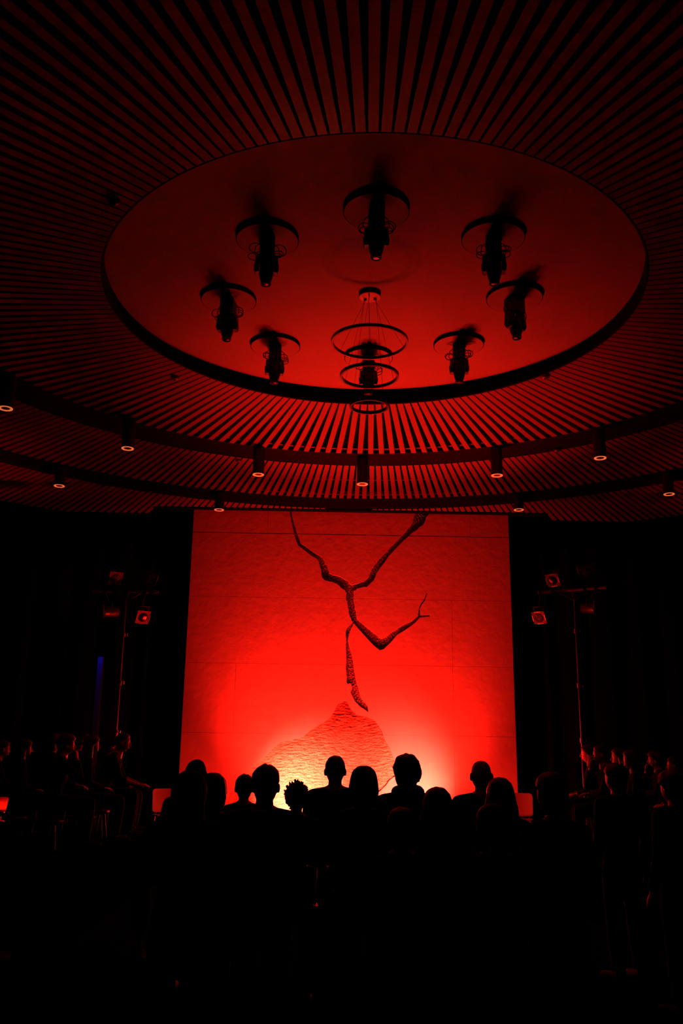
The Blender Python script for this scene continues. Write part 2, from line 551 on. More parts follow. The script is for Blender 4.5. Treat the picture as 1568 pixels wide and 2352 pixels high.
me = rough_floor(CRACKS, .040, .010, .018, 'bark')
me.materials.append(M['crack'])
tag(put('crack', me, BK), 'dark rough branching crack in the plaster')
me = rough_floor([MOUND], .022, .0125, .0125, 'straw')
me.materials.append(M['mound'])
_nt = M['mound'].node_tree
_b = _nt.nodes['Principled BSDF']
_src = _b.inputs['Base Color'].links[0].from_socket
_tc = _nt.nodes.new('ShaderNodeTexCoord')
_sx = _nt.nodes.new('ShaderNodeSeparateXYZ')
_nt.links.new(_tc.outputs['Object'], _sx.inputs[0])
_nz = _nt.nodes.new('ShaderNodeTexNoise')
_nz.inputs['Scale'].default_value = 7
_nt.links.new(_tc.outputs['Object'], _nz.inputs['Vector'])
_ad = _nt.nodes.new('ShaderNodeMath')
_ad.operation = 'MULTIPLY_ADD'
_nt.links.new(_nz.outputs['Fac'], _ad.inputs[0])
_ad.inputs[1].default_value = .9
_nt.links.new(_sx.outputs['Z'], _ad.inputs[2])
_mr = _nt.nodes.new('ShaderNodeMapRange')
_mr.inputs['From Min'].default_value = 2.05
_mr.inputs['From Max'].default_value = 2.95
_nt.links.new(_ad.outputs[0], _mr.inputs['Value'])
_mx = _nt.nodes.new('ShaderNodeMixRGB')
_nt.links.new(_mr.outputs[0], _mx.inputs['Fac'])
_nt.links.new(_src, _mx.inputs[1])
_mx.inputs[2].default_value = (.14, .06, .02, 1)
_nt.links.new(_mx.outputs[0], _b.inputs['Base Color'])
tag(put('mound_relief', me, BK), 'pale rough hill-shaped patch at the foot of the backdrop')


# black masking drapes either side of the backdrop, with folds
def drape(name, x0, x1, y, label):
    mb = MB()
    n = int((x1 - x0) / .05)
    vs = []
    for i in range(n + 1):
        x = x0 + (x1 - x0) * i / n
        yy = y + .06 * math.sin(x * 11 + .7 * math.sin(x * 3)) + .02 * math.sin(x * 27)
        for zz in (.0, 1.6, 3.2, 4.8, 6.05):
            vs.append((x, yy, zz))
    fs = [(i * 5 + j, (i + 1) * 5 + j, (i + 1) * 5 + j + 1, i * 5 + j + 1) for i in range(n) for j in range(4)]
    mb.add(vs, fs)
    o = tag(obj(name, mb, M['drape'], smooth=True), label, 'drape', 'black drapes beside the backdrop')
    md = o.modifiers.new('thick', 'SOLIDIFY')
    md.thickness = .01
    return o


drape('stage_drape', -9.0, XL - .02, 15.75, 'black folded drape left of the backdrop')
drape('stage_drape', XR + .02, 10.0, 15.75, 'black folded drape right of the backdrop')

# narrow pier added on the left to carry a thin streak of blue light
pt, pb = ray(229, 1508, Y=15.3), ray(214, 1690, Y=15.3)
tag(obj('trim_2', MB().box((pt.x, 15.42, pt.z / 2), (.085, .12, pt.z)), M['bluelit']), 'narrow upright strip left of the stage lit blue', kind='structure')
spot('blue_spot', (pt.x + .02, 15.20, pt.z + .22), (pt.x, 15.36, pt.z - .45), 10, 60, .8, (.04, .04, 1), .015)

# ------------------------------------------------------------------ floor floods on the stage (the red light)


def flood(name, loc, target, label, group):
    t = thing(name, label, 'flood light', (loc[0], loc[1], STAGE_Z), group=group)
    d = (Vector(target) - Vector(loc)).normalized()
    rot = d.to_track_quat('Z', 'Y').to_matrix()
    c = Vector((0, 0, loc[2] - STAGE_Z)) - d * .13
    obj('housing', MB().lathe([(.05, -.12), (.085, -.10), (.095, .06), (.10, .085), (.085, .085)], 20, c, rot), M['black'], t, True)
    obj('lamp_face', MB().lathe([(.08, .07), (.08, .076)], 20, c, rot), M['lampface'], t)
    side = rot @ Vector((1, 0, 0))
    yk = MB()
    for s in (-1, 1):
        yk.tube([c + side * .105 * s, c + side * .105 * s + Vector((0, 0, -(c.z - .02)))], .01, 6)
    yk.box((c.x, c.y, .012), (.26, .08, .024))
    obj('bracket', yk, M['black'], t)
    return t


flood('stage_flood', FLOODS[0], (-.45, 15.3, 1.75), 'red flood light on the stage floor, behind the left of the crowd', 'red floods at the foot of the backdrop')
flood('stage_flood', FLOODS[1], (1.60, 15.3, 1.75), 'red flood light on the stage floor, behind the right of the crowd', 'red floods at the foot of the backdrop')
flood('stage_uplight', UPS[0], (.3, 12.2, 6.0), 'red uplight on the stage aimed at the ceiling, left of the pair', 'red uplights on the stage')
flood('stage_uplight', UPS[1], (.6, 12.2, 6.0), 'red uplight on the stage aimed at the ceiling, right of the pair', 'red uplights on the stage')

# ------------------------------------------------------------------ moving heads on the disc


def loops(side, seed):
    rnd = random.Random(seed)
    out = []
    for k in range(3 if side > 0 else 2):
        pts = []
        rr = rnd.uniform(.035, .06)
        cz = -.15 - rnd.uniform(0, .09)
        c = Vector((side * (.075 + rr * .55), rnd.uniform(-.03, .03), cz))
        ph = rnd.uniform(0, 6)
        tl = rnd.uniform(-.5, .5)
        for i in range(17):
            a = ph + 2 * PI * i / 16 * 1.08
            pts.append(c + Vector((math.cos(a) * rr * side, math.sin(a) * rr * tl, math.sin(a) * rr * .8)))
        out.append(pts)
    pts = [Vector((side * .06, 0, -.10)), Vector((side * .10, .01, -.13)), Vector((side * .11, .0, -.20)), Vector((side * .07, -.01, -.25))]
    out.append(pts)
    return out


def build_head(k):
    h = {}
    # mounting drum
    mb = MB().lathe([(.268, -.037), (.276, -.033), (.276, 0)], 64)
    h['mount_drum'] = [mb.mesh('mount_drum', None)]
    h['mount_drum'][0].materials.append(M['disc'])
    h['mount_drum'][0].materials.append(M['fascia'])
    for p in h['mount_drum'][0].polygons:  # drum side coloured black for the shade on its unlit edge
        if abs(p.normal.z) < .9:
            p.material_index = 1
    # base
    mb = MB()
    mb.box((0, 0, -.140), (.132, .15, .19))
    mb.box((0, 0, -.04), (.10, .10, .03))
    mb.lathe([(.055, -.25), (.06, -.235)], 20)
    bm = MB()
    h['base'] = [mb.mesh('base', M['blackplastic'])]
    # yoke: two rounded arms and crosspiece
    mb = MB()
    for s in (-1, 1):
        prof = [(-.055, -.25), (-.058, -.36), (-.04, -.395), (.04, -.395), (.058, -.36), (.055, -.25)]
        x0, x1 = s * .064, s * .104
        vs = [(x0, y, z) for y, z in prof] + [(x1 * (1.0 if -.39 < z < -.26 else .93), y * .85, z) for y, z in prof]
        n = len(prof)
        fs = [tuple(range(n)), tuple(range(2 * n - 1, n - 1, -1))] + [(i, (i + 1) % n, (i + 1) % n + n, i + n) for i in range(n)]
        mb.add(vs, fs)
        mb.lathe([(.03, -.004), (.03, .004)], 16, (s * .103, 0, -.335), Matrix.Rotation(PI / 2, 3, 'Y'))
    mb.box((0, 0, -.262), (.17, .10, .055))
    mb.box((0, 0, -.277), (.196, .09, .05))
    h['yoke'] = [mb.mesh('yoke', M['blackplastic'])]
    # head pod
    tilt = Matrix.Rotation(R_([0, 6, -5, 8, 10, 4, -4, 3][k]), 3, 'X')
    mb = MB()
    pts = [(.035, .06), (.058, .045), (.0625, .02), (.0625, -.06), (.055, -.10), (.043, -.135), (.041, -.155), (.036, -.157)]
    mb.lathe([(r, z) for r, z in pts], 20, (0, 0, -.335), tilt)
    h['lamp_head'] = [mb.mesh('lamp_head', M['blackplastic'], True)]
    mb = MB()
    mb.lathe([(.044, -.163), (.047, -.150), (.042, -.150), (.038, -.163)], 20, (0, 0, -.335), tilt, closed=True)
    h['lens_ring'] = [mb.mesh('lens_ring', M['gel'], True)]
    mb = MB().lathe([(.037, -.1585), (.022, -.162), (.004, -.163)], 20, (0, 0, -.335), tilt)
    h['lens'] = [mb.mesh('lens', M['smoothlens'], True)]
    h['side_clip'] = []
    for s in (-1, 1):
        mb = MB().tube([(s * .058, -.055, -.27), (s * .066, -.06, -.30)], .004, 6)
        h['side_clip'].append(mb.mesh('side_clip', M['chrome']))
    h['cable'] = []
    for s in (-1, 1):
        for j, pts in enumerate(loops(s, k * 10 + s)):
            h['cable'].append(MB().tube(pts, .0042, 5).mesh('cable', M['cable'], True))
    return h


names = ['near the viewer, topmost of the ring of eight', 'upper right of the ring of eight', 'middle right of the ring of eight', 'lower right of the ring of eight',
         'behind the pendant rings, lowest of the eight', 'lower left of the ring of eight', 'middle left of the ring of eight', 'upper left of the ring of eight']
HEADPX = [(864, 488), (1132, 550), (1181, 687), (1053, 795), (846, 824), (632, 798), (525, 692), (614, 553)]
for k, (u, v) in enumerate(HEADPX):
    p = ray(u, v, z=ZD - .035)
    t = thing('moving_head_light', 'black moving head spotlight ' + names[k], 'spotlight', (p.x, p.y, ZD), (0, 0, R_([0, -8, 35, -6, 0, 6, -8, 5][k])),
              'moving head lights on the round ceiling panel')
    for nm, ms in build_head(k).items():
        for me in ms:
            put(nm, me, t, (0, 0, 0 if nm == 'mount_drum' else .035))

# ------------------------------------------------------------------ pendant of three rings
pc = ray(849, 688, z=ZD - .06)
P = thing('ring_pendant', 'pendant light of three thin hoops hung under one another from the ceiling centre', 'pendant light', (pc.x, pc.y, ZD))
mb = MB().lathe([(.102, -.038), (.108, -.034), (.108, 0)], 40)
o = obj('canopy', mb, M['canopy'], P)
o.data.materials.append(M['fascia'])
for q in o.data.polygons:  # canopy edge blackened too, shade put into the colour
    if abs(q.normal.z) < .7:
        q.material_index = 1
RINGS = [(.365, .518), (.273, .873), (.179, 1.180)]
for i, (r, d) in enumerate(RINGS):
    o = obj('hoop', MB().lathe(ring_profile(r - .011, r + .011, -d - .012, -d + .016), 72, closed=True), M['black'], P)
    obj('diffuser', MB().lathe(ring_profile(r - .009, r + .009, -d - .015, -d - .0125), 72, closed=True), M['canopy'], o)
    for j in range(3):
        a = R_(20 + 120 * j + 7 * i)
        a0 = R_(20 + 120 * j)
        top = Vector((math.cos(a0) * (.045 + .012 * i), math.sin(a0) * (.045 + .012 * i), -.038))
        bot = Vector((math.cos(a) * r, math.sin(a) * r, -d + .016))
        obj('wire', MB().tube([top, bot], .0016, 5, dome=False), M['cable'], P)
        if i == 0:
            pass
        obj('wire_grip', MB().lathe([(.005, -.018), (.005, 0)], 8, top + Vector((0, 0, 0))), M['cable'], P)

# ------------------------------------------------------------------ downlights


def downlight(p, hang, label, grp):
    """p is the centre of the lower rim"""
    t = thing('cylinder_downlight', label, 'downlight', (p.x, p.y, p.z), group=grp)
    obj('body', MB().lathe([(.078, 0), (.082, .004), (.082, hang - .0), (.06, hang)], 28), M['black'], t)
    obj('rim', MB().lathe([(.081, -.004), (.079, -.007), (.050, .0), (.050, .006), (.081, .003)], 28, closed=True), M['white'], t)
    obj('reflector', MB().lathe([(.049, -.001), (.035, .006), (.030, .0065)], 20), M['gel'], t)
    return t


DL1 = [(13, 938, 'at the far left edge of the inner row of black tube lamps'), (293, 1030, 'second from the left in the inner row of black tube lamps'),
       (593, 1090, 'third from the left in the inner row of black tube lamps'), (832, 1112, 'in the middle of the ceiling above the backdrop'),
       (1141, 1092, 'right of the middle one, second from the right in the inner row'), (1378, 1052, 'rightmost in the inner row of black tube lamps')]
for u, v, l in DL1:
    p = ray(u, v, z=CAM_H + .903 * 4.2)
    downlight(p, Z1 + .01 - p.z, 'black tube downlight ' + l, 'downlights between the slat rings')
DL2 = [(136, 1116, 'leftmost of the outer row, below the middle slat ring'), (503, 1171, 'overlapping the top left corner of the backdrop'),
       (1191, 1171, 'just off the top right corner of the backdrop'), (1536, 1135, 'rightmost of the outer row by the right edge')]
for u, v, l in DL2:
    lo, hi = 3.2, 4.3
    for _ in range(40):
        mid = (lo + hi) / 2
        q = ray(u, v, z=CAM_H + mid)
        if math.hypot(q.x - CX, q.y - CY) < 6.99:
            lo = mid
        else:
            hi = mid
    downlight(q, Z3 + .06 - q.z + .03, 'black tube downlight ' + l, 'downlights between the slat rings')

# small round detectors on the slats
for i, (u, v, l) in enumerate([(262, 459, 'dark round detector on the slats upper left of the round panel'), (402, 865, 'small detector on the slats lower left of the round panel'),
                               (1252, 862, 'small detector on the slats lower right of the round panel'), (548, 1056, 'small detector on the middle slat ring left of centre'),
                               (1279, 1032, 'small detector on the middle slat ring right of centre')]):
    p = ray(u, v, z=Z1)
    t = thing('smoke_detector', l, 'detector', (p.x, p.y, Z1), group='detectors under the slats')
    obj('housing', MB().lathe([(.02, -.04), (.04, -.034), (.05, -.012), (.05, 0)], 20), M['black' if i == 0 else 'gel'], t, True)
    obj('sensor', MB().lathe([(.012, -.048), (.018, -.04)], 12), M['black'], t)

# ------------------------------------------------------------------ lighting stands with four lamps


def theatre_lamp(parent, c, yaw, tilt, bar, lensm, lit):
    """lamp centre c (stand space) facing -Y turned by yaw, tipped down; bar = clamp point"""
    rot = Matrix.Rotation(yaw, 3, 'Z') @ Matrix.Rotation(tilt, 3, 'X')
    c = Vector(c)

    def T(mb):
        mb.v = [tuple(rot @ Vector(p) + c) for p in mb.v]
        return mb
    ry = Matrix.Rotation(PI / 2, 3, 'X')
    body = obj('lamp', T(MB().lathe([(.05, -.27), (.085, -.25), (.09, -.03), (.095, .0), (.085, .0)], 20, (0, -.02, 0), ry)), M['black'], parent, True)
    fr = MB()
    o, i = .105, .076
    n = 32
    vs, fs = [], []
    for yy in (-.032, -.026):
        for k in range(n):
            a = 2 * PI * k / n + PI / 4
            q = max(abs(math.cos(a)), abs(math.sin(a)))
            vs.append((math.cos(a) / q * o, yy, math.sin(a) / q * o))
        for k in range(n):
            a = 2 * PI * k / n + PI / 4
            vs.append((math.cos(a) * i, yy, math.sin(a) * i))
    for k in range(n):
        k2 = (k + 1) % n
        fs += [(k, k2, n + k2, n + k), (2 * n + k, 3 * n + k, 3 * n + k2, 2 * n + k2), (k, 2 * n + k, 2 * n + k2, k2), (n + k, n + k2, 3 * n + k2, 3 * n + k)]
    fr.add(vs, fs)
    obj('gel_frame', T(fr), M['gel'], body)
    cl = MB()
    for z in (-.1, .1):
        cl.box((0, -.034, z * 1.02), (.10, .006, .008))
    for x in (-.1, .1):
        cl.box((x * 1.02, -.036, 0), (.008, .008, .10))
    obj('frame_clip', T(cl), M['chrome'], body)
    prof = [(.076 * math.cos(t_), .030 * math.sin(t_)) for t_ in np.linspace(0, PI / 2 - .05, 7)]
    obj('lens', T(MB().lathe(prof, 24, (0, -.018, 0), ry)), lensm, body, True)
    yk = MB()
    for s in (-1, 1):
        yk.tube([(s * .108, .10, 0), (s * .108, .10, .13 * (1 if bar[2] > c.z else -1))], .008, 6)
    yk.tube([(-.108, .10, .13 * (1 if bar[2] > c.z else -1)), (.108, .10, .13 * (1 if bar[2] > c.z else -1))], .008, 6)
    T(yk)
    top = rot @ Vector((0, .10, .13 * (1 if bar[2] > c.z else -1))) + c
    yk.tube([top, (bar[0], bar[1], bar[2])], .011, 6)
    yk.box(bar, (.06, .06, .06))
    obj('lamp_yoke', yk, M['black'], body)


def light_stand(pb, ptop, barL, barR, lamps, knobs, label):
    base = Vector((ptop.x, ptop.y, STAGE_Z if ptop.y > 13.5 and abs(ptop.x - .45) < 3.2 else 0))
    t = thing('lighting_stand', label, 'lighting stand', base, group='lighting stands either side of the stage')
    L = lambda p: Vector(p) - base
    pole = MB()
    H = ptop.z - base.z
    pole.tube([(0, 0, .12), (0, 0, H * .4)], .019, 10)
    pole.tube([(0, 0, H * .4), (0, 0, H * .7)], .016, 10)
    pole.tube([(0, 0, H * .7), (0, 0, H + .02)], .013, 10)
    obj('pole', pole, M['steel'], t, True)
    for kz in knobs:
        z = kz - base.z
        kn = MB().lathe([(.026, z - .04), (.026, z + .03)], 12)
        kn.tube([(.02, -.01, z), (.062, -.02, z)], .006, 6)
        kn.tube([(.062, -.02, z - .02), (.062, -.02, z + .02)], .008, 6)
        obj('clamp_knob', kn, M['chrome'], t)
    bar = MB().tube([L(barL), L(barR)], .022, 12, dome=False)
    obj('crossbar', bar, M['gel'], t)
    col = MB().lathe([(.032, H - .12), (.032, H + .03)], 14)
    col.box((0, 0, H), (.07, .08, .07))
    for s in (-1, 1):
        d = (L(barR) - L(barL)).normalized()
        col.tube([Vector((0, 0, H - .16)), Vector((0, 0, H - .02)) + d * .22 * s], .008, 6)
    obj('bar_bracket', col, M['black'], t)
    for k in range(3):
        a = 2 * PI * k / 3 + .4
        lg = MB().tube([(0, 0, .55), (math.cos(a) * .46, math.sin(a) * .46, .02)], .014, 8)
        lg.tube([(0, 0, .16), (math.cos(a) * .40, math.sin(a) * .40, .17)], .009, 6)
        lg.tube([(math.cos(a) * .43, math.sin(a) * .43, .022), (math.cos(a) * .48, math.sin(a) * .48, .02)], .02, 8)
        obj('leg', lg, M['black'], t)
    for (c, yaw, tilt, lm, lit) in lamps:
        c = Vector(c)
        # clamp on the bar beside the lamp
        a, b = Vector(barL), Vector(barR)
        f = min(1, max(0, (c.x - a.x) / (b.x - a.x)))
        cl = a + (b - a) * f
        theatre_lamp(t, L(c), yaw, tilt, L(cl), M[lm], lit)
    return t


YS = 14.0
bl, br_ = ray(214, 1358, Y=YS), ray(364, 1360, Y=YS)
top = ray(291, 1359, Y=YS)
light_stand(None, top, bl, br_,
            [(ray(264.5, 1327, Y=YS - .06), R_(30), R_(28), 'lens', 1), (ray(352, 1330, Y=YS), R_(120), R_(15), 'lens', 0),
             (ray(237, 1405, Y=YS), R_(-55), R_(5), 'smoothlens', 0), (ray(327, 1416, Y=YS - .06), R_(32), R_(30), 'smoothlens', 1)],
            [ray(286, 1458, Y=YS).z, ray(281, 1568, Y=YS).z, ray(275, 1682, Y=YS).z], 'tall lighting stand with four lamps on a crossbar, left of the backdrop')
bl, br_ = ray(1240, 1361, Y=YS + .2), ray(1392, 1349, Y=YS - .28)
top = ray(1317, 1356, Y=YS)
light_stand(None, top, bl, br_,
            [(ray(1270, 1331, Y=YS + .03), R_(-38), R_(34), 'smoothlens', 1), (ray(1337, 1312, Y=YS - .05), R_(-130), R_(10), 'lens', 0),
             (ray(1239, 1417, Y=YS + .1), R_(-38), R_(34), 'lens', 1), (ray(1368, 1396, Y=YS - .15), R_(40), R_(5), 'smoothlens', 0)],
            [ray(1326, 1449, Y=YS).z, ray(1334, 1574, Y=YS).z, ray(1342, 1700, Y=YS).z], 'tall lighting stand with four lamps on a slanting crossbar, right of the backdrop')

# ------------------------------------------------------------------ chairs on the stage


def stage_chair(p_top, yaw, label):
    t = thing('stage_chair', label, 'chair', (p_top.x, p_top.y, STAGE_Z), (0, 0, yaw), 'pale chairs at the edges of the stage')
    # back shell: rounded rectangle, curved; chair faces +Y in its own space
    def shell(w_, h_, z0, curve, lean, thick, y0, r):
        mb = MB()
        nx, nz = 12, 10
        vs = []
        for side in (0, 1):
            for i in range(nx + 1):
                for j in range(nz + 1):
                    x = (i / nx - .5) * w_
                    z = j / nz * h_
                    ex, ez = abs(x) - (w_ / 2 - r), abs(z - h_ / 2) - (h_ / 2 - r)
                    if ex > 0 and ez > 0:
                        l = math.hypot(ex, ez)
                        m_ = max(ex, ez) / l
                        ex2, ez2 = ex * m_, ez * m_
                        x = math.copysign(w_ / 2 - r + ex2, x)
                        z = h_ / 2 + math.copysign(h_ / 2 - r + ez2, z - h_ / 2)
                    y = y0 - lean * z / h_ + curve * (x / (w_ / 2)) ** 2 + side * thick
                    vs.append((x, y, z0 + z))
        n = (nx + 1) * (nz + 1)
        fs = []
        for i in range(nx):
            for j in range(nz):
                a = i * (nz + 1) + j
                q = (a, a + nz + 1, a + nz + 2, a + 1)
                fs += [q, tuple(k + n for k in q[::-1])]
        for i in range(nx):
            for j in (0, nz):
                a = i * (nz + 1) + j
                fs.append((a, a + nz + 1, a + nz + 1 + n, a + n))
        for j in range(nz):
            for i in (0, nx):
                a = i * (nz + 1) + j
                fs.append((a, a + 1, a + 1 + n, a + n))
        return mb.add(vs, fs)
    obj('backrest', shell(.44, .35, .48, .05, .06, .012, -.21, .05), M['chair'], t, False)
    s = MB()
    s.box((0, 0, .445), (.43, .42, .02))
    s.box((0, .19, .44), (.40, .06, .018))
    obj('seat', s, M['chair'], t)
    for sx in (-1, 1):
        for sy in (-1, 1):
            obj('leg', MB().tube([(sx * .17, sy * .16, .435), (sx * .21, sy * .21, .011)], .011, 8), M['chrome'], t)
        obj('back_post', MB().tube([(sx * .17, -.19, .43), (sx * .17, -.235, .56)], .010, 8), M['chrome'], t)
    return t


a = ray(391, 1807, Y=14.75)
stage_chair(Vector((a.x, 14.75, 0)), R_(205), 'pale moulded chair at the left foot of the backdrop')
a = ray(1188, 1820, Y=14.75)
stage_chair(Vector((a.x, 14.75, 0)), R_(165), 'pale rounded chair at the right foot of the backdrop')

# ------------------------------------------------------------------ people


def vox(mb, m, voxel, smooth_it=2, ratio=None, name='body'):
    """fuse the overlapping shapes into one continuous skin"""
    me = mb.mesh('tmp')
    o = bpy.data.objects.new('tmp', me)
    COL.objects.link(o)
    md = o.modifiers.new('r', 'REMESH')
    md.mode = 'VOXEL'
    md.voxel_size = voxel
    if smooth_it:
        ms = o.modifiers.new('s', 'SMOOTH')
        ms.factor = .5
        ms.iterations = smooth_it
    if ratio:
        mdd = o.modifiers.new('d', 'DECIMATE')
        mdd.ratio = ratio
    dg = bpy.context.evaluated_depsgraph_get()
    out = bpy.data.meshes.new_from_object(o.evaluated_get(dg))
    bpy.data.objects.remove(o)
    bpy.data.meshes.remove(me)
    out.name = name
    out.materials.clear()
    out.materials.append(m)
    out.polygons.foreach_set('use_smooth', [True] * len(out.polygons))
    return out


def head_shape(d):
    """surface point of a head for unit direction d (x side, y forward, z up), metres from the head centre"""
    x, y, z = d
    f = (abs(x) ** 2.5 + abs(y) ** 2.5 + abs(z) ** 2.5) ** (-.4)
    p = Vector((x * .0765 * f, y * .094 * f, z * .116 * f))
    if z < 0:
        k = (-z) ** 1.4
        p.x *= 1 - .26 * k
        if y < 0:
            p.y *= 1 - .42 * k
        else:
            p.y *= 1 - .10 * k
    if y > .2:
        g = lambda cx, cz, s: math.exp(-(((x - cx) / s) ** 2 + ((z - cz) / s) ** 2))
        p.y += .005 * (g(.3, .22, .2) + g(-.3, .22, .2))
        p.y -= .011 * (g(.38, .03, .17) + g(-.38, .03, .17))
        p.y += .006 * g(0, -.86, .28)
        p.y += .004 * g(0, -.5, .2)
        p.y += .003 * (g(.5, -.2, .2) + g(-.5, -.2, .2))
    return p


_ico = bmesh.new()
bmesh.ops.create_icosphere(_ico, subdivisions=4, radius=1)
ICO_V = [v.co.copy() for v in _ico.verts]
ICO_F = [tuple(v.index for v in f.verts) for f in _ico.faces]
_ico.free()


def add_head(mb, c, rot):
    c = Vector(c)
    T = lambda p: rot @ Vector(p) + c
    mb.add([T(head_shape(d)) for d in ICO_V], ICO_F)
    # nose, lips, ears, eyelids
    mb.tube([T((0, .088, .012)), T((0, .103, -.012)), T((0, .112, -.032))], [.008, .010, .013], 10)
    for s in (-1, 1):
        v, f = blob(T((s * .011, .099, -.034)), (.009, .010, .008), 2)
        mb.add(v, f)
        v, f = blob(T((s * .084, -.006, -.010)), (.012, .021, .034), 2, rot @ Matrix.Rotation(s * .35, 3, 'Z'))
        mb.add(v, f)
        v, f = blob(T((s * .030, .074, .004)), (.014, .012, .009), 2, rot)
        mb.add(v, f)
    mb.tube([T((-.020, .084, -.062)), T((0, .093, -.060)), T((.020, .084, -.062))], .0065, 8)
    mb.tube([T((-.017, .084, -.072)), T((0, .091, -.072)), T((.017, .084, -.072))], .0065, 8)


def add_hand(mb, wr, d, palm_n, side, curl=.5):
    """wrist point, direction of the fingers, palm normal, side +1 right / -1 left"""
    wr = Vector(wr)
    d = Vector(d).normalized()
    n = Vector(palm_n)
    n = (n - d * n.dot(d)).normalized()
    r = d.cross(n) * side
    mb.tube([wr, wr + d * .045, wr + d * .088], [.026, .036, .037], 10, flat=(.42, 1.05), up=n)
    for k, (off, ln) in enumerate([(-.030, .072), (-.010, .082), (.011, .077), (.031, .060)]):
        b = wr + d * .085 + r * off
        d2 = (d + n * .35 * curl).normalized()
        d3 = (d + n * 1.1 * curl).normalized()
        p1 = b + d2 * ln * .45
        p2 = p1 + d3 * ln * .32
        p3 = p2 + (d + n * 1.9 * curl).normalized() * ln * .23
        mb.tube([b - d * .02, b, p1, p2, p3], [.0095, .0095, .0088, .008, .007], 8)
    b = wr + d * .03 - r * .026
    t1 = b + (d * .6 - r * .75 + n * .25).normalized() * .038
    t2 = t1 + (d * .9 - r * .25 + n * .35).normalized() * .030
    mb.tube([wr + d * .015 - r * .012, b, t1, t2], [.014, .0125, .0105, .009], 8)


